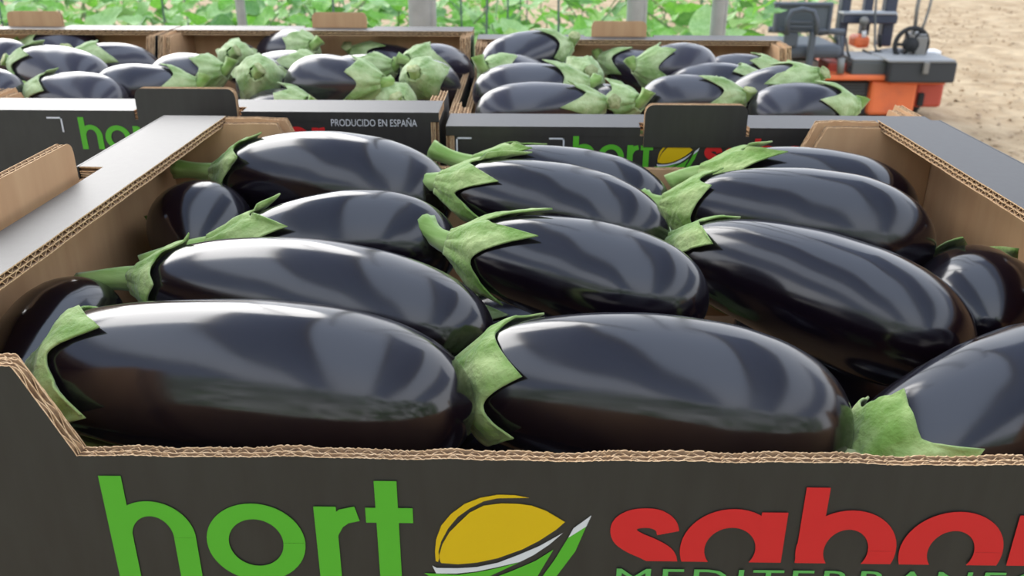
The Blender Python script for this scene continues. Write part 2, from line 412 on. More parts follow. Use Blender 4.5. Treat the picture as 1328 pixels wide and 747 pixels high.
# rear crates: print on the end panel, whose outer face is local x=+RL/2; world x = xc + local y
def rear_map(xc, sc_, u0, v0):
    return lambda u, v, l: (RL/2+.0004+l, u0+(u+.1810)*sc_-xc, v0+(v+.0478)*sc_)
r0, xc0, y0_, z0_ = rear[0]
r1, xc1, _, z1_ = rear[1]
r2_, xc2, _, z2_ = rear[2]
logo(r0, rear_map(xc0, .549, xc0-.095, -.006))
logo(r1, rear_map(xc1, .549, -.3870, -.0055))
logo(r2_, rear_map(xc2, .549, .0195, -.0075))
ink('printed_origin_words', text_polys('PRODUCIDO EN ESPAÑA', 0, 0, .0058, .0705, 1.0), M['white_ink'], r1, lambda u, v, l: (RL/2+.0004, u-.1785-xc1, v-.0115))
def corner_mark(parent, xc, x, z, sg, name='printed_corner_mark'):
    a = .0013; n = .0125
    P = rect(min(x, x+sg*n), z-a, max(x, x+sg*n), z) + rect(min(x, x+sg*a), z-n, max(x, x+sg*a), z)
    ink(name, P, M['white_ink'], parent, lambda u, v, l: (RL/2+.0004, u-xc, v))
corner_mark(r1, xc1, -.4000, -.0055, -1)
corner_mark(r2_, xc2, -.0755, -.0090, 1); corner_mark(r2_, xc2, .0125, -.0090, -1)

# ------------------------------------------------------------------ aubergines
TS = [0, .018, .06, .12, .22, .36, .52, .66, .78, .88, .945, .985, 1]
FS = [0, .34, .52, .64, .775, .895, .985, .995, .93, .78, .575, .31, 0]
def profile(t, fat):
    s = math.acos(1-2*min(max(t, 0), 1))/PI
    ss = [math.acos(1-2*a)/PI for a in TS]
    for i in range(len(ss)-1):
        if s <= ss[i+1]: break
    def tan(j):
        if j == 0: return (FS[1]-FS[0])/(ss[1]-ss[0])
        if j == len(ss)-1: return (FS[-1]-FS[-2])/(ss[-1]-ss[-2])
        a = (FS[j]-FS[j-1])/(ss[j]-ss[j-1]); b = (FS[j+1]-FS[j])/(ss[j+1]-ss[j])
        return 0 if a*b <= 0 else 2*a*b/(a+b)
    h = ss[i+1]-ss[i]; x = (s-ss[i])/h; m0, m1 = tan(i)*h, tan(i+1)*h
    f = (2*x**3-3*x*x+1)*FS[i]+(x**3-2*x*x+x)*m0+(-2*x**3+3*x*x)*FS[i+1]+(x**3-x*x)*m1
    f = max(f, 0)
    if t < .66: f = f**fat
    return f
class Fruit:
    """local frame: stem end at x=0, blossom end at x=L, z up"""
    def __init__(s, L, R, fat=.9, bend=.1, seed=0, stem=None, lobe=(.036, .052), stem_len=.034, open_=.0):
        s.L, s.R, s.fat, s.bend = L, R, fat, bend; s.r = random.Random(seed)
        s.p = [s.r.uniform(0, 6.28) for _ in range(6)]; s.stem = stem; s.lobe = lobe; s.sl = stem_len; s.open = open_
    def centre(s, t): return Vector((t*s.L, 0, s.bend*s.R*(math.sin(PI*min(max(t, 0), 1))-.4)))
    def rad(s, t, ph):
        a = 1+.018*math.sin(2*ph+s.p[0]+t*1.5)+.012*math.sin(3*ph+s.p[1]-t*3)+.010*math.sin(t*9+s.p[2])*math.sin(ph+s.p[3])+.006*math.sin(5*ph+s.p[4]+2*t)
        return s.R*profile(t, s.fat)*a
    def pt(s, t, ph, off=0):
        c = s.centre(t); r = s.rad(t, ph)+off
        return c+Vector((0, math.cos(ph)*r, math.sin(ph)*r))
    def body(s, nu=44, nv=36):
        mb = MB(); vs = [s.centre(0)]
        for i in range(1, nu):
            t = (1-math.cos(PI*i/nu))/2
            for j in range(nv): vs.append(s.pt(t, 2*PI*j/nv))
        vs.append(s.centre(1)); fs = []
        for j in range(nv): fs.append((0, 1+(j+1) % nv, 1+j))
        for i in range(nu-2):
            for j in range(nv):
                a = 1+i*nv; fs.append((a+j, a+(j+1) % nv, a+nv+(j+1) % nv, a+nv+j))
        e = len(vs)-1; a = 1+(nu-2)*nv
        for j in range(nv): fs.append((a+j, a+(j+1) % nv, e))
        mb.add(vs, fs); return mb.mesh('fruit_body')
    def calyx(s, nph=70, nv=18, rs=.0068):
        r = s.r; k = 5; L = s.L
        ph0 = r.uniform(0, 6.28); ext = [r.uniform(*s.lobe) for _ in range(k)]; lift = [r.uniform(.0, .005)+s.open for _ in range(k)]
        tw = [r.uniform(-.5, .5) for _ in range(k)]
        valley = [r.uniform(.006, .013) for _ in range(k)]
        mb = MB(); rows = []
        xs_ = -.0135
        for iv in range(nv+1):
            v = iv/nv; row = []
            for ip in range(nph):
                u = ip/nph*k; q = int(u) % k; fr = u-int(u); tri = abs(fr-.5)*2   # 0 centre of lobe, 1 valley
                va = valley[q] if fr > .5 else valley[(q-1) % k]
                e = va+(ext[q]-va)*(1-tri)**1.75
                ph = ph0+2*PI*ip/nph + tw[q]*.6*max(0, (1-tri))*v*v
                x = xs_+(e-xs_)*v
                # thick cone from the stem over the shoulder, then lying on the skin
                xb = .016
                if x < xb:
                    w_ = (x-xs_)/(xb-xs_); rb = s.rad(xb/L, ph)+.0009
                    sm = w_*w_*(3-2*w_)*.45+.55*math.sin(w_*PI/2)
                    rr = rs*1.05+(rb-rs*1.05)*sm
                    rr = max(rr, (s.rad(x/L, ph)+.0014) if x > .0005 else 0)
                else:
                    rr = s.rad(x/L, ph)+.0009
                far = max(0, (x-xb)/(e-xb)) if e > xb else 0
                cr_ = (1-tri)
                q3 = Vector((x*42, math.cos(ph)*2.0, math.sin(ph)*2.0+s.p[5]*3))
                wr = .0016*mnoise.noise(q3)+.0012*abs(mnoise.noise(q3*2.7))+.0005*math.sin(ph*10+s.p[4]+x*60)
                rib = .0007*math.exp(-((fr-.5)/.05)**2)*v
                rr += wr*(1-.7*far)+lift[q]*far**3+.0008*cr_*min(1, v*1.6)*(1-far)+rib
                c = s.centre(max(x, 0)/L) + (Vector((x, 0, 0)) if x < 0 else Vector())
                row.append(c+Vector((0, math.cos(ph)*rr, math.sin(ph)*rr)))
            rows.append(row)
        vs = [p for row in rows for p in row]; fs = []
        for i in range(nv):
            for j in range(nph):
                a = i*nph; fs.append((a+j, a+(j+1) % nph, a+nph+(j+1) % nph, a+nph+j))
        mb.add(vs, fs); return mb.mesh('calyx')
    def stemmesh(s, rs=.0068):
        r = s.r; n = 15
        base = s.centre(0)+Vector((-.009, 0, 0))
        if s.stem is not None:
            end = Vector(s.stem)
            if (end-base).length < .018: end = base+(end-base).normalized()*.018
        else: end = base+Vector((-s.sl+.012, r.uniform(-.010, .010), r.uniform(-.002, .012)))
        c1 = base+Vector((-(end-base).length*.5, 0, 0))
        mb = MB(); m = 9; prev = None
        for i in range(m+1):
            t = i/m; p = base*(1-t)**2+c1*2*t*(1-t)+end*t*t
            d = ((c1-base)*(1-t)+(end-c1)*t).normalized()
            a = Vector((0, 0, 1)); a = (a-d*a.dot(d)).normalized(); c = d.cross(a)
            rad = rs*(1.12-.42*math.sin(t*PI*.55)+.42*t**3)
            for j in range(n):
                g = 1+.10*math.cos(5*2*PI*j/n+t)+.03*math.sin(3*2*PI*j/n+t*4)
                ph = 2*PI*j/n; mb.v.append(tuple(p+(a*math.cos(ph)+c*math.sin(ph))*rad*g))
        for i in range(m):
            for j in range(n): mb.f.append((i*n+j, i*n+(j+1) % n, (i+1)*n+(j+1) % n, (i+1)*n+j)); mb.m.append(0)
        # cut face, slightly sunken
        b = len(mb.v); o_ = m*n; cen = end+d*-.0006
        mb.v.append(tuple(cen))
        for j in range(n): mb.f.append((o_+j, o_+(j+1) % n, b)); mb.m.append(1)
        return mb.mesh('stem')

def fruit_matrix(A, B, roll=0):
    A, B = Vector(A), Vector(B); x = (B-A).normalized(); z = Vector((0, 0, 1)); z = (z-x*z.dot(x)).normalized(); y = z.cross(x)
    m = Matrix((x, y, z)).transposed().to_4x4()
    if roll: m = m @ Matrix.Rotation(roll, 4, 'X')
    m.translation = A; return m
def aubergine(A, B, R, label, group, stem=None, front_=True, name='aubergine', **kw):
    L = (Vector(B)-Vector(A)).length; mw = fruit_matrix(A, B)
    st = None
    if stem is not None: st = mw.inverted() @ Vector(stem)
    f = Fruit(L, R, stem=st, **kw)
    e = thing(name, label, 'aubergine', group=group); e.matrix_world = mw
    if front_: body = f.body(56, 48)
    else: body = f.body(30, 26)
    obj('fruit_body', body, M['skin' if front_ else 'skin_hazed'], e, True)
    c = obj('calyx', f.calyx(90 if front_ else 60, 22 if front_ else 14), M['calyx' if front_ else 'calyx_rear'], e, True)
    so = c.modifiers.new('thick', 'SOLIDIFY'); so.thickness = .0010; so.offset = 1
    obj('stem', f.stemmesh(), [M['stem'], M['stem_cut']], e, True)
    return e

TAB = [
    ('A', (-0.2276, 0.0738, -0.042), (-0.041, 0.0493, -0.047), 0.0375, (-0.2491, 0.0866, -0.0542)),
    ('B', (-0.0405, 0.0857, -0.052), (0.1186, 0.0406, -0.0509), 0.0375, (-0.0523, 0.0959, -0.0606)),
    ('C', (0.1263, 0.0359, -0.0661), (0.2502, 0.0801, -0.042), 0.036, (0.1102, 0.0233, -0.0545)),
    ('D', (-0.2185, 0.1624, -0.036), (-0.0349, 0.113, -0.044), 0.0325, (-0.2638, 0.1692, -0.043)),
    ('E', (-0.0501, 0.2001, -0.031), (0.0771, 0.148, -0.044), 0.031, (-0.0796, 0.2198, -0.0231)),
    ('F', (0.0812, 0.2398, -0.045), (0.2068, 0.1211, -0.056), 0.036, (0.0681, 0.2664, -0.045)),
    ('G', (0.2623, 0.2619, -0.0802), (0.2352, 0.1549, -0.0601), 0.037, None),
    ('H', (-0.1966, 0.2203, -0.038), (-0.0603, 0.234, -0.042), 0.031, (-0.2461, 0.2092, -0.0475)),
    ('I', (-0.0646, 0.2954, -0.022), (0.0717, 0.248, -0.043), 0.0305, (-0.09, 0.3091, -0.0252)),
    ('J', (0.0875, 0.2995, -0.0373), (0.2344, 0.2368, -0.0419), 0.035, (0.0624, 0.3147, -0.0363)),
    ('K', (-0.2373, 0.3557, -0.032), (-0.0706, 0.3141, -0.04), 0.037, (-0.2822, 0.3656, -0.0316)),
    ('L', (-0.046, 0.3683, -0.03), (0.0858, 0.3309, -0.05), 0.028, (-0.0905, 0.3813, -0.0195)),
    ('M', (0.1232, 0.3603, -0.033), (0.2598, 0.3213, -0.05), 0.032, (0.0894, 0.367, -0.0412)),
    ('N', (-0.258, 0.335, -0.085), (-0.228, 0.262, -0.04), 0.036, None),
    ('O', (-0.266, 0.06, -0.08), (-0.26, 0.175, -0.052), 0.031, None),
    ('0a', (-0.6978, 0.9624, -0.03), (-0.5988, 0.9601, -0.0439), 0.03, None),
    ('0b', (-0.6016, 0.7557, -0.0213), (-0.4925, 0.7238, -0.0387), 0.034, None),
    ('0c', (-0.5688, 0.831, -0.025), (-0.4968, 0.8914, -0.0592), 0.031, None),
    ('0d', (-0.5343, 0.6486, -0.0341), (-0.4352, 0.6397, -0.0444), 0.03, None),
    ('0e', (-0.7257, 0.8438, -0.03), (-0.6359, 0.8438, -0.0363), 0.03, None),
    ('0f', (-0.6375, 0.638, -0.0298), (-0.5378, 0.6365, -0.0371), 0.031, None),
    ('1a', (-0.3848, 0.8543, -0.024), (-0.4011, 0.9468, -0.0582), 0.027, None),
    ('1b', (-0.3784, 0.7603, -0.028), (-0.4692, 0.7933, -0.0539), 0.029, None),
    ('1c', (-0.3899, 0.691, -0.0318), (-0.4891, 0.682, -0.0409), 0.029, None),
    ('1d', (-0.3065, 0.9176, -0.0216), (-0.383, 0.9894, -0.0549), 0.032, None),
    ('1e', (-0.2769, 0.7978, -0.0287), (-0.3607, 0.8457, -0.0548), 0.03, None),
    ('1f', (-0.3107, 0.6957, -0.0203), (-0.3303, 0.795, -0.0632), 0.032, None),
    ('1g', (-0.2539, 0.6504, -0.0457), (-0.3278, 0.7102, -0.0766), 0.029, None),
    ('1h', (-0.1898, 0.8183, -0.034), (-0.2805, 0.8514, -0.0599), 0.029, None),
    ('1i', (-0.1823, 0.6771, -0.0243), (-0.2837, 0.7175, -0.0373), 0.031, None),
    ('1j', (-0.155, 0.6609, -0.0433), (-0.1778, 0.7542, -0.071), 0.029, None),
    ('1k', (-0.1368, 0.7047, -0.022), (-0.1169, 0.7936, -0.0633), 0.031, None),
    ('1l', (-0.1554, 0.8133, -0.0244), (-0.1001, 0.8992, -0.0652), 0.034, None),
    ('1m', (-0.246, 0.9681, -0.0398), (-0.1592, 0.9655, -0.0635), 0.027, None),
    ('2a', (-0.058, 0.7386, -0.0215), (0.0112, 0.8234, -0.0705), 0.033, None),
    ('2b', (0.0266, 0.8742, -0.0145), (-0.0735, 0.8383, -0.0428), 0.034, None),
    ('2c', (0.0532, 0.7742, -0.0311), (0.0369, 0.8667, -0.0653), 0.029, None),
    ('2d', (0.0373, 0.6936, -0.0289), (-0.0768, 0.6982, -0.0422), 0.031, None),
    ('2e', (0.0493, 0.6264, -0.036), (-0.0701, 0.6201, -0.0465), 0.029, None),
    ('2f', (0.0929, 0.6645, -0.0423), (0.0379, 0.7316, -0.066), 0.026, None),
    ('2g', (0.094, 0.9366, -0.042), (0.1702, 0.8926, -0.0607), 0.028, None),
    ('2h', (0.1235, 0.8028, -0.0267), (0.2144, 0.8251, -0.043), 0.034, None),
    ('2i', (0.2459, 0.7618, -0.036), (0.1382, 0.7609, -0.0584), 0.03, None),
    ('2j', (0.2003, 0.6624, -0.036), (0.1047, 0.6882, -0.05), 0.03, None),
    ('2k', (0.2864, 0.8361, -0.036), (0.202, 0.8624, -0.0528), 0.026, None),
    ('2l', (0.2839, 0.6822, -0.0197), (0.2104, 0.7271, -0.0704), 0.033, None),
    ('2m', (0.3131, 0.6443, -0.0399), (0.2141, 0.6486, -0.053), 0.031, None),
]
FG = 'aubergines in the front crate'
BG = ['aubergines in the far left crate', 'aubergines in the middle back crate', 'aubergines in the right back crate']
LAB = {
'A': 'large aubergine at the near left of the front crate, green calyx to the left',
'B': 'fat glossy aubergine in the middle of the nearest row, behind the black front panel',
'C': 'aubergine at the near right of the front crate, cut by the right frame edge',
'D': 'long aubergine with a thick curved green stem, second from the front on the left',
'E': 'aubergine just behind the fat middle front one, long straight stem pointing left',
'F': 'big slanting aubergine on the right of the front crate, reflecting light at its tip',
'G': 'aubergine by the right wall of the front crate showing its round blossom end',
'H': 'aubergine in the third row on the left, its thin calyx tips lying over the skin',
'I': 'aubergine in the middle of the front crate with a short stubby stem and folded calyx',
'J': 'aubergine in the second row from the back on the right, with a pointed pale stem',
'K': 'big dark aubergine at the back left corner of the front crate below the kraft flap',
'L': 'middle aubergine touching the back wall of the front crate, green stem over the dark panel',
'M': 'aubergine at the back right of the front crate beside the kraft corner',
'N': 'round aubergine end under the left ledge of the front crate, facing the camera',
'O': 'aubergine deep in the left corner of the front crate, half hidden by the front flap',
'0a': 'aubergine at the back of the far left crate, under the kraft tab',
'0b': 'largest aubergine of the far left crate, big leafy calyx to the left',
'0c': 'aubergine in the far left crate against its right wall, stem end towards the camera',
'0d': 'aubergine at the front of the far left crate, showing just above its ledge',
'0e': 'rear one of two aubergine tips at the frame\'s left edge in the far left crate',
'0f': 'front one of two aubergine tips at the frame\'s left edge in the far left crate',
'1a': 'small round green calyx at the back left of the middle back crate',
'1b': 'aubergine with broad calyx in the middle back crate, second from its left back corner',
'1c': 'aubergine at the left front of the middle back crate, right above the black tab',
'1d': 'aubergine in the middle back crate just below the rear kraft tab',
'1e': 'aubergine at the centre of the middle back crate, its leafy calyx spread to the right',
'1f': 'plump aubergine behind the front ledge of the middle back crate, calyx facing the camera',
'1g': 'low aubergine peeping over the front ledge at the centre of the middle back crate',
'1h': 'aubergine with stem pointing right in the middle back crate, behind the pale long one',
'1i': 'pale long aubergine at the front centre-right of the middle back crate',
'1j': 'low aubergine calyx peeping over the front ledge at the right of the middle back crate',
'1k': 'aubergine at the front right corner of the middle back crate',
'1l': 'large aubergine against the right wall of the middle back crate, calyx facing the camera',
'1m': 'dark aubergine lying low along the rear wall of the middle back crate',
'2a': 'aubergine at the left wall of the right back crate, thick stem pointing at the camera',
'2b': 'aubergine standing highest at the back of the right back crate, rounded calyx on top',
'2c': 'aubergine in the right back crate with ragged calyx facing the camera, below the highest one',
'2d': 'rear of the two long pale aubergines lying across the left of the right back crate',
'2e': 'front of the two long pale aubergines, right behind the right back crate\'s ledge',
'2f': 'low aubergine calyx just left of the black tab of the right back crate',
'2g': 'dark aubergine deep at the rear of the right back crate, below the kraft tab',
'2h': 'aubergine in the centre of the right back crate with stem left and long calyx points',
'2i': 'aubergine behind and right of the black tab in the right back crate, calyx right',
'2j': 'aubergine behind the front ledge, immediately right of the black tab of the right back crate',
'2k': 'small dark aubergine at the rear right corner of the right back crate',
'2l': 'aubergine with a large bright green calyx standing out against the orange vehicle',
'2m': 'pale aubergine at the right back crate\'s front right corner, round calyx to the right',
}
KW = {
'A': dict(fat=.42, bend=.10, lobe=(.024, .040), seed=11), 'B': dict(fat=.5, bend=.12, lobe=(.016, .032), seed=12),
'C': dict(fat=.7, bend=.05, lobe=(.016, .034), seed=13), 'D': dict(fat=.75, bend=.15, lobe=(.010, .020), seed=14),
'E': dict(fat=.75, bend=.05, lobe=(.026, .046), seed=15), 'F': dict(fat=.8, bend=.12, lobe=(.022, .040), seed=16),
'H': dict(fat=1.0, bend=.15, lobe=(.020, .045), seed=17), 'I': dict(fat=.8, bend=.12, lobe=(.030, .048), seed=18),
'J': dict(fat=.8, bend=.12, lobe=(.018, .040), seed=19), 'K': dict(fat=.7, bend=.12, lobe=(.020, .032), seed=20),
'L': dict(fat=.8, bend=.12, lobe=(.030, .045), seed=21), 'M': dict(fat=.8, bend=.15, lobe=(.030, .045), seed=22),
}
for i, (n, A, B_, R, S_) in enumerate(TAB):
    if n[0].isdigit():
        kw = dict(fat=.8, bend=rnd.uniform(-.05, .15), lobe=(.016, .036), stem_len=rnd.uniform(.020, .028), seed=100+i)
        aubergine(A, B_, R, LAB[n], BG[int(n[0])], None, False, **kw)
    else:
        kw = dict(fat=.8, seed=50+i); kw.update(KW.get(n, {}))
        aubergine(A, B_, R, LAB[n], FG, S_, True, **kw)
LOW = [
    ('F', (-0.2628, 0.0479, -0.121), (-0.1279, 0.0423, -0.121), 0.029),
    ('F', (-0.1279, 0.1257, -0.121), (-0.2628, 0.1209, -0.121), 0.029),
    ('F', (-0.2627, 0.2052, -0.121), (-0.1279, 0.1978, -0.121), 0.029),
    ('F', (-0.128, 0.2745, -0.121), (-0.2626, 0.2848, -0.1211), 0.029),
    ('F', (-0.2628, 0.3547, -0.121), (-0.1279, 0.3611, -0.121), 0.029),
    ('F', (0.0674, 0.0421, -0.121), (-0.0674, 0.0481, -0.121), 0.029),
    ('F', (-0.0675, 0.1257, -0.121), (0.0675, 0.1209, -0.121), 0.029),
    ('F', (0.0674, 0.205, -0.121), (-0.0674, 0.198, -0.121), 0.029),
    ('F', (-0.0674, 0.2828, -0.121), (0.0674, 0.2766, -0.121), 0.029),
    ('F', (0.0674, 0.3615, -0.121), (-0.0674, 0.3543, -0.121), 0.029),
    ('F', (0.1279, 0.0419, -0.121), (0.2628, 0.0483, -0.121), 0.029),
    ('F', (0.2627, 0.1197, -0.121), (0.1279, 0.1269, -0.121), 0.029),
    ('F', (0.2623, 0.2023, -0.1256), (0.1274, 0.2, -0.1218), 0.029),
    ('F', (0.2627, 0.2752, -0.121), (0.128, 0.2842, -0.121), 0.029),
    ('F', (0.1279, 0.356, -0.121), (0.2628, 0.3598, -0.121), 0.029),
    ('0', (-0.7388, 0.4665, -0.121), (-0.8737, 0.4735, -0.121), 0.029),
    ('0', (-0.7388, 0.5476, -0.121), (-0.8737, 0.5524, -0.121), 0.029),
    ('0', (-0.739, 0.6247, -0.121), (-0.8735, 0.6353, -0.121), 0.029),
    ('0', (-0.7388, 0.7108, -0.121), (-0.8737, 0.7092, -0.121), 0.029),
    ('0', (-0.8736, 0.7862, -0.121), (-0.7389, 0.7938, -0.121), 0.029),
    ('0', (-0.7388, 0.8691, -0.121), (-0.8737, 0.8709, -0.121), 0.029),
    ('0', (-0.8737, 0.9507, -0.121), (-0.7388, 0.9493, -0.121), 0.029),
    ('0', (-0.5413, 0.4671, -0.121), (-0.6762, 0.4729, -0.121), 0.029),
    ('0', (-0.6762, 0.5466, -0.121), (-0.5413, 0.5534, -0.121), 0.029),
    ('0', (-0.5414, 0.6255, -0.121), (-0.6761, 0.6345, -0.121), 0.029),
    ('0', (-0.5413, 0.7114, -0.121), (-0.6762, 0.7086, -0.121), 0.029),
    ('0', (-0.5413, 0.7902, -0.121), (-0.6762, 0.7898, -0.121), 0.029),
    ('0', (-0.6762, 0.8678, -0.121), (-0.5413, 0.8722, -0.121), 0.029),
    ('0', (-0.676, 0.9446, -0.121), (-0.5415, 0.9554, -0.121), 0.029),
    ('1', (-0.4588, 0.4747, -0.121), (-0.3242, 0.4653, -0.121), 0.029),
    ('1', (-0.324, 0.5515, -0.121), (-0.459, 0.5485, -0.121), 0.029),
    ('1', (-0.324, 0.6276, -0.121), (-0.459, 0.6324, -0.121), 0.029),
    ('1', (-0.324, 0.7093, -0.121), (-0.459, 0.7107, -0.121), 0.029),
    ('1', (-0.459, 0.7885, -0.121), (-0.324, 0.7915, -0.121), 0.029),
    ('1', (-0.4589, 0.8656, -0.121), (-0.3241, 0.8744, -0.121), 0.029),
    ('1', (-0.4589, 0.9463, -0.121), (-0.3241, 0.9537, -0.121), 0.029),
    ('1', (-0.262, 0.4724, -0.121), (-0.127, 0.4676, -0.121), 0.029),
    ('1', (-0.2619, 0.5541, -0.121), (-0.1271, 0.5459, -0.121), 0.029),
    ('1', (-0.262, 0.6323, -0.121), (-0.127, 0.6277, -0.121), 0.029),
    ('1', (-0.2618, 0.7149, -0.121), (-0.1272, 0.7051, -0.121), 0.029),
    ('1', (-0.1271, 0.7943, -0.121), (-0.2619, 0.7857, -0.121), 0.029),
    ('1', (-0.127, 0.8725, -0.121), (-0.262, 0.8675, -0.121), 0.029),
    ('1', (-0.1272, 0.9448, -0.121), (-0.2618, 0.9552, -0.121), 0.029),
    ('2', (-0.047, 0.4719, -0.121), (0.088, 0.4681, -0.121), 0.029),
    ('2', (0.0879, 0.553, -0.121), (-0.0469, 0.547, -0.121), 0.029),
    ('2', (-0.0469, 0.6261, -0.121), (0.0879, 0.6339, -0.121), 0.029),
    ('2', (-0.047, 0.7122, -0.121), (0.088, 0.7078, -0.121), 0.029),
    ('2', (0.0879, 0.7943, -0.121), (-0.0469, 0.7857, -0.121), 0.029),
    ('2', (0.0879, 0.8661, -0.121), (-0.0469, 0.8739, -0.121), 0.029),
    ('2', (-0.047, 0.9489, -0.121), (0.088, 0.9511, -0.121), 0.029),
    ('2', (0.15, 0.4718, -0.121), (0.285, 0.4682, -0.121), 0.029),
    ('2', (0.285, 0.5485, -0.121), (0.15, 0.5515, -0.121), 0.029),
    ('2', (0.2849, 0.6264, -0.121), (0.1501, 0.6336, -0.121), 0.029),
    ('2', (0.1502, 0.7046, -0.121), (0.2848, 0.7154, -0.121), 0.029),
    ('2', (0.15, 0.7907, -0.121), (0.285, 0.7893, -0.121), 0.029),
    ('2', (0.15, 0.8708, -0.121), (0.285, 0.8692, -0.121), 0.029),
    ('2', (0.1501, 0.9542, -0.121), (0.2849, 0.9458, -0.121), 0.029),
]

proto = {}
for i, (n, A, B_, R) in enumerate(LOW):
    g = n
    lab = {'F': 'dark aubergine of the hidden lower layer in the front crate', '0': 'dark aubergine of the lower layer in the far left crate',
           '1': 'dark aubergine of the lower layer in the middle back crate', '2': 'dark aubergine of the lower layer in the right back crate'}[g]
    L = round((Vector(B_)-Vector(A)).length, 2); key = (L,)
    if key not in proto:
        proto[key] = aubergine(A, B_, R, lab, 'lower layer aubergines '+{'F': 'in the front crate', '0': 'in the far left crate', '1': 'in the middle back crate', '2': 'in the right back crate'}[g], None, False, fat=.8, bend=.05, seed=300+i, stem_len=.016, lobe=(.022, .04))
    else:
        s = proto[key]; e = s.copy(); C.objects.link(e); e.matrix_world = fruit_matrix(A, B_, rnd.uniform(-.3, .3)); e['label'] = lab
        e['group'] = 'lower layer aubergines '+{'F': 'in the front crate', '0': 'in the far left crate', '1': 'in the middle back crate', '2': 'in the right back crate'}[g]
        for ch in list(s.children):
            c = ch.copy(); C.objects.link(c); c.parent = e

# ------------------------------------------------------------------ greenhouse posts
for (x, y, r_, lab) in ((-.2402, 1.7073, .030, 'thick grey steel post rising behind the middle back crate'), (.2624, 2.05, .0245, 'grey steel post rising behind the kraft tab of the right back crate'),
                   (.4809, 2.10, .0190, 'grey steel post left of the grey vehicle seat'), (-.7608, 2.12, .0125, 'thin distant grey post among the leaves on the left')):
    t = thing('greenhouse_post', lab, 'post', (x, y, -1.05), group='greenhouse posts')
    mb = MB(); n = 20
    mb.tube([(0, 0, 0), (0, 0, 3.4)], r_, 20).obj('post_tube', M['zinc'], t, True)
    MB().tube([(0, 0, 0), (0, 0, .05)], r_*1.8, 20).obj('base_collar', M['zinc'], t)
    MB().tube([(r_*.75, -r_*.5, .0), (r_*.75, -r_*.5, 3.4)], r_*.30, 8).obj('wire_tube', M['zinc'], t, True)

# ------------------------------------------------------------------ unseen overhead film, added in spaced strips to band the aubergine reflections
M['film'] = mat('added_film', (.34, .40, .52), .6, .3, trans=.6)
for k, (x0, x1) in enumerate(((-4.2, -2.3), (-1.25, -.45), (.55, 1.35), (2.6, 4.6))):
    t = thing('reflection_film_sheet', 'unseen plastic film sheet added overhead to band the reflections on the aubergines', 'film', ((x0+x1)/2, -.6, 1.95), group='added overhead film sheets')
    hw = (x1-x0)/2; v = []; f = []; n = 14
    for j in range(2):
        for i in range(n+1):
            u_ = -1+2*i/n; v.append((hw*u_, (-3.2, 2.9)[j], -.22*u_*u_))
    f = [(i, i+1, n+2+i, n+1+i) for i in range(n)]
    me = bpy.data.meshes.new('film'); me.from_pydata(v, [], f); so = obj('film', me, M['film'], t, True)
    for u_ in (-1, 1):
        MB().tube([(hw*u_, -3.2, -.24), (hw*u_, 2.9, -.24)], .03, 8).obj('film_edge_tube', M['zinc'], t)

# ------------------------------------------------------------------ crop plants
def leaf_mesh(seed, wide=.36):
    r = random.Random(seed); n = 9; m = 6
    vs = []; fs = []
    for i in range(n+1):
        t = i/n; wd = wide*math.sin(PI*t**.85)**.8*(1-.25*t)+.01; droop = -.30*t*t+.05*math.sin(t*7+r.uniform(0, 1))
        for j in range(m+1):
            s = (j/m-.5)*2
            vs.append((t, s*wd, .30*abs(s)**1.3*wd+droop+.03*math.sin(t*14+s*3+seed)*abs(s)))
    for i in range(n):
        for j in range(m): a = i*(m+1)+j; fs.append((a, a+1, a+m+2, a+m+1))
    me = bpy.data.meshes.new('leaf'); me.from_pydata(vs, [], fs)
    me.polygons.foreach_set('use_smooth', [True]*len(fs)); return me
LM = []
for s in range(9):
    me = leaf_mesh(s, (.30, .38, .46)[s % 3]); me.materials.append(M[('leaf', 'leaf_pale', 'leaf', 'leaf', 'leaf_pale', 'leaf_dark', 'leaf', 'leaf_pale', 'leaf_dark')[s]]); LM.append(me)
plabel = ['leafy crop plant with broad bright green leaves, in the first row behind the crates',
          'leafy crop plant in the second row behind the crates, partly hidden by the first',
          'distant leafy crop plant in the back rows of the greenhouse']
def plant(x, y, h, nl, lab, grp):
    t = thing('crop_plant', lab, 'plant', (x, y, -1.05), group=grp)
    bend = [(rnd.uniform(-.04, .04)*k, rnd.uniform(-.04, .04)*k, h*k/5) for k in range(6)]
    MB().tube(bend, [.008, .008, .007, .006, .005, .003], 6).obj('stem', M['plant_stem'], t)
    if rnd.random() < .35: MB().tube([(.02, .01, 0), (.03+rnd.uniform(-.05, .05), 0, h+.6)], .0035, 5).obj('support_twine', M['cane'], t)
    for k in range(nl):
        z = h*(1-.78*(k/nl)**1.25)+rnd.uniform(-.03, .03); f = z/h*5; i = min(4, int(max(f, 0))); fr = min(1, f-i)
        bx = bend[i][0]*(1-fr)+bend[i+1][0]*fr; by = bend[i][1]*(1-fr)+bend[i+1][1]*fr
        a = k*2.4+rnd.uniform(-.5, .5); L = rnd.uniform(.075, .145)*(.75 if k < 3 else 1)
        pet = rnd.uniform(.02, .12)
        el = rnd.uniform(-.5, .9) if k > 3 else rnd.uniform(.5, 1.2)
        o = bpy.data.objects.new('leaf', LM[rnd.randrange(9)]); C.objects.link(o); o.parent = t
        o.location = (bx+pet*math.cos(a), by+pet*math.sin(a), z)
        o.rotation_euler = (rnd.uniform(-.7, .7), -el, a); o.scale = (L, L, L)
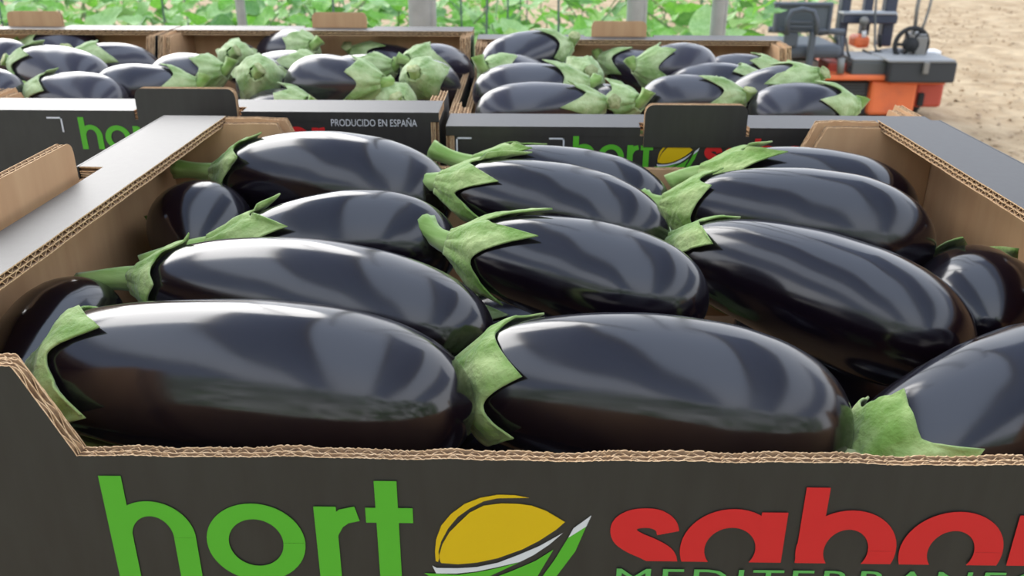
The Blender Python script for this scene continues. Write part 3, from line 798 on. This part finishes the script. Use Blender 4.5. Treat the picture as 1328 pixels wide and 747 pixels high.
ROW1 = ['leafy plant of the first crop row at the far left of the frame', 'leafy plant of the first crop row behind the left crate, beside the frame edge', 'leafy plant of the first crop row left of the far left kraft tab',
  'leafy plant of the first crop row behind the far left kraft tab', 'leafy plant of the first crop row behind the gap of the two left crates', 'leafy plant of the first crop row left of the middle kraft tab',
  'leafy plant of the first crop row behind the middle kraft tab', 'leafy plant of the first crop row behind the thick grey post', 'leafy plant of the first crop row just right of the thick grey post',
  'leafy plant of the first crop row left of the right-hand kraft tab', 'leafy plant of the first crop row behind the right-hand kraft tab', 'leafy plant of the first crop row right of the right-hand kraft tab', 'rightmost leafy plant of the first crop row, near the grey seat', 'outermost leafy plant of the first crop row at its right end']
PR = ['first crop row behind the crates', 'second crop row behind the crates', 'back crop rows']
for row, (y, dx, h, nl) in enumerate(((2.35, .21, .84, 46), (2.95, .22, .84, 44), (3.6, .25, .84, 40), (4.4, .28, .83, 36), (5.4, .34, .81, 30), (6.7, .42, .80, 26), (8.4, .5, .78, 22))):
    x = -y*.70; xe = .27*y-.12 if row < 3 else .31*y
    k = min(row, 2); q = 0
    while x < xe:
        plant(x+rnd.uniform(-.05, .05), y+rnd.uniform(-.12, .12), h+rnd.uniform(-.10, .06), nl, ROW1[min(q, 13)] if row == 0 else plabel[k], PR[k]); x += dx; q += 1

# tall plant row out of view, added to darken front faces and reflections
def blocking_plant(x, y, h, nl):
    t = thing('light_blocking_plant', 'tall leafy plant added unseen behind the camera to darken front faces and reflections', 'plant', (x, y, -1.05), group='tall row added behind the camera to block light')
    MB().tube([(0, 0, 0), (.02, .01, h*.5), (-.01, 0, h)], [.012, .010, .006], 6).obj('stem', M['plant_stem'], t)
    for k in range(nl):
        z = h*(.12+.88*k/nl); a = k*2.4+rnd.uniform(-.5, .5); L = rnd.uniform(.22, .32)
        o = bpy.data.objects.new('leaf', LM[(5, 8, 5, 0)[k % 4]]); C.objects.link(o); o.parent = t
        o.location = (.06*math.cos(a), .06*math.sin(a), z); o.rotation_euler = (rnd.uniform(-.6, .6), -rnd.uniform(-.6, .5), a); o.scale = (L, L, L)
for row in range(1):
    x = -3.6+row*.15
    while x < 3.6:
        blocking_plant(x, -2.1-row*.35+rnd.uniform(-.05, .05), 1.95+rnd.uniform(-.15, .2), 34); x += .36

# ------------------------------------------------------------------ orange vehicle
def VX(px): return (px-1060)*.00457+1.7335
def KX(py): return 1-.045*(145-max(py, 0))/140
def VZ(py): return -.972+(145-py)*.0044
veh = thing('orange_work_vehicle', 'small orange electric work vehicle with seat, mast and black tool box parked on the sand', 'vehicle', (VX(1140), 5.3, -1.05))
ox, oy, oz = VX(1140), 5.3, -1.05
def vb(name, px0, py0, px1, py1, y0, y1, m, bevel=.008, parent=None):
    """box given by the outline its front face has, y0..y1 along the depth"""
    P = parent or veh
    k = KX((py0+py1)/2)
    dx, dz = .37*(y0-5), -.11*(y0-5)   # parts further back stand further along the vehicle
    return MB().box((VX(px0)*k+dx-ox, y0-oy, VZ(py1)+dz-oz), (VX(px1)*k+dx-ox, y1-oy, VZ(py0)+dz-oz)).obj(name, m, P, bevel=bevel)
def vt(name, pts, rad, m, n=8, parent=None):
    return MB().tube([(VX(a)*KX(b)+.37*(y-5)-ox, y-oy, VZ(b)-.11*(y-5)-oz) for a, b, y in pts], rad, n).obj(name, m, parent or veh, True)
vb('chassis_plate', 1040, 96, 1160, 103, 4.98, 5.7, M['orange'])
vb('chassis_plate', 1155, 104, 1226, 108, 4.98, 5.7, M['orange'])
vb('body_panel', 1128, 104, 1188, 150, 5.0, 5.25, M['orange'], .02)
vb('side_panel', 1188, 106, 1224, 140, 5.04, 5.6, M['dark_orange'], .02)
vb('motor_housing', 1066, 106, 1128, 150, 5.05, 5.4, M['box'])
for k in range(4): vb('motor_cable', 1070, 108+k*4, 1122, 110+k*4, 5.03, 5.05, M['battery'], .004)
vb('vent_slot', 1191, 120, 1199, 138, 5.02, 5.05, M['rubber'])
vb('battery_case', 1104, 78, 1152, 97, 5.0, 5.3, M['battery'], .01)
vb('battery_lid', 1106, 75, 1152, 78, 5.0, 5.3, M['lid'], .006)
tb = vb('tool_box', 1153, 78, 1238, 105, 4.92, 5.25, M['box'], .012)
vb('tool_box_lid', 1152, 75, 1238, 79, 4.91, 5.26, M['lid'], .008)
vb('latch', 1196, 78, 1203, 93, 4.895, 4.92, M['metal'], .004)
vb('oil_bottle', 1202, 66, 1224, 75, 5.2, 5.3, M['white'], .01)
# seat seen from behind
vb('seat_backrest_frame', 1003, 4, 1078, 9, 5.0, 5.04, M['seat']); vb('seat_backrest_frame', 1003, 4, 1008, 42, 5.0, 5.04, M['seat'])
vb('seat_backrest_frame', 1073, 4, 1078, 42, 5.0, 5.04, M['seat']); vb('seat_backrest_frame', 1008, 37, 1073, 42, 5.0, 5.04, M['seat'])
vb('seat_backrest_mesh', 1007, 8, 1074, 40, 5.015, 5.03, M['mesh'], 0)
vt('seat_lumbar_hoop', [(1020, 44, 4.97), (1020, 26, 4.96), (1026, 15, 4.96), (1040, 12, 4.96), (1054, 15, 4.96), (1058, 26, 4.96), (1058, 44, 4.97)], .014, M['seat'])
for yy in (27, 33): vb('seat_lumbar_slat', 1020, yy, 1058, yy+3, 4.97, 4.99, M['seat'], .004)
vt('seat_armrest', [(994, 38, 5.05), (1012, 39, 5.05), (1020, 44, 5.05), (1022, 62, 5.08)], .018, M['seat'])
vt('seat_armrest', [(1093, 41, 5.05), (1078, 40, 5.05), (1060, 42, 5.02)], .018, M['seat'])
vt('seat_armrest_post', [(1088, 42, 5.1), (1090, 70, 5.12), (1082, 76, 5.12)], .014, M['seat'])
vb('seat_spine', 1048, 40, 1056, 86, 4.97, 5.01, M['seat']); vb('seat_spine', 1016, 42, 1034, 60, 5.0, 5.03, M['seat'])
vb('seat_cushion', 1015, 58, 1092, 76, 5.02, 5.45, M['seat'], .03)
vb('seat_mechanism', 1024, 78, 1060, 90, 5.1, 5.35, M['metal'], .01)
vb('seat_pedestal', 1036, 86, 1058, 100, 5.1, 5.3, M['metal'], .01)
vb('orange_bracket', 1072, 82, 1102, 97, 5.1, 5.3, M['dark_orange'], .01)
vb('orange_bracket', 1108, 48, 1128, 64, 5.35, 5.5, M['orange'], .02)
# mast
vb('mast_upright', 1088, -80, 1101, 90, 5.42, 5.5, M['mast']); vb('mast_upright', 1121, -80, 1133, 47, 5.46, 5.52, M['mast'])
vb('mast_upright', 1151, -80, 1167, 62, 5.42, 5.5, M['mast'])
vb('mast_crossbar', 1090, 19, 1166, 31, 5.38, 5.46, M['mast']); vb('mast_crossbar_cap', 1090, 15, 1166, 19, 5.37, 5.47, M['mast_light'])
vb('mast_crossbar', 1090, -80, 1166, -70, 5.40, 5.50, M['mast'])
vt('lift_roller', [(1119, 27, 5.30), (1119, 27, 5.38)], .028, M['metal'], 14); vt('lift_rod', [(1120, 30, 5.36), (1119, 40, 5.36)], .012, M['metal']); vt('lift_rod_cap', [(1119, 40, 5.36), (1119, 49, 5.36)], .014, M['white'])
vt('hydraulic_hose', [(1133, -20, 5.33), (1134, 20, 5.33), (1134, 60, 5.28), (1138, 74, 5.2)], .007, M['battery'])
vt('handle_disc', [(1153, 66, 5.25), (1153, 68.5, 5.25)], .085, M['lid'], 20); vt('handle_disc_hub', [(1153, 68, 5.25), (1153, 76, 5.25)], .04, M['metal'], 12)
vt('control_lever', [(1141, 45, 5.3), (1141, 62, 5.3)], .012, M['rubber'])
cx_, cz_ = VX(1180)*KX(60)+.05-ox, VZ(60)-oz
mb = MB()
mb.tube([(cx_+.095*math.cos(a*PI/12), 5.12-oy, cz_+.095*math.sin(a*PI/12)) for a in range(25)], .014, 8)
for a in range(3): mb.tube([(cx_+.09*math.cos(a*PI/3), 5.12-oy, cz_+.09*math.sin(a*PI/3)), (cx_-.09*math.cos(a*PI/3), 5.12-oy, cz_-.09*math.sin(a*PI/3))], .009, 6)
mb.tube([(cx_, 5.10-oy, cz_), (cx_, 5.16-oy, cz_)], .04, 12)
mb.obj('winch_wheel', M['rubber'], veh, True); vb('winch_block', 1188, 46, 1203, 73, 5.1, 5.3, M['metal'], .012); vb('winch_cap', 1193, 43, 1203, 46, 5.1, 5.25, M['lid'])
vt('steering_lever', [(1186, 50, 5.2), (1190, 10, 5.2), (1194, -60, 5.2)], .012, M['metal']); vt('steering_lever', [(1192, 46, 5.15), (1200, 28, 5.15), (1206, 8, 5.15), (1210, -40, 5.15)], .009, M['metal'])
vt('cable', [(1095, 50, 5.2), (1098, 68, 5.1), (1104, 80, 5.05), (1100, 92, 5.0)], .007, M['rubber'])
vt('cable', [(1118, 66, 5.3), (1128, 70, 5.2), (1138, 66, 5.2), (1150, 72, 5.2)], .007, M['rubber'])
vt('foot_pedal', [(1090, 74, 5.0), (1089, 94, 4.99)], .022, M['metal'])
for (px, y) in ((1208, 5.35), (1070, 5.35), (1208, 5.75), (1070, 5.75)):
    wz = .12
    t_ = MB().tube([(VX(px)-ox-.04, y-oy, wz), (VX(px)-ox+.04, y-oy, wz)], .12, 24).obj('wheel', M['rubber'], veh, True)
    MB().tube([(VX(px)-ox-.045, y-oy, wz), (VX(px)-ox+.045, y-oy, wz)], .05, 12).obj('wheel_hub', M['lid'], t_)
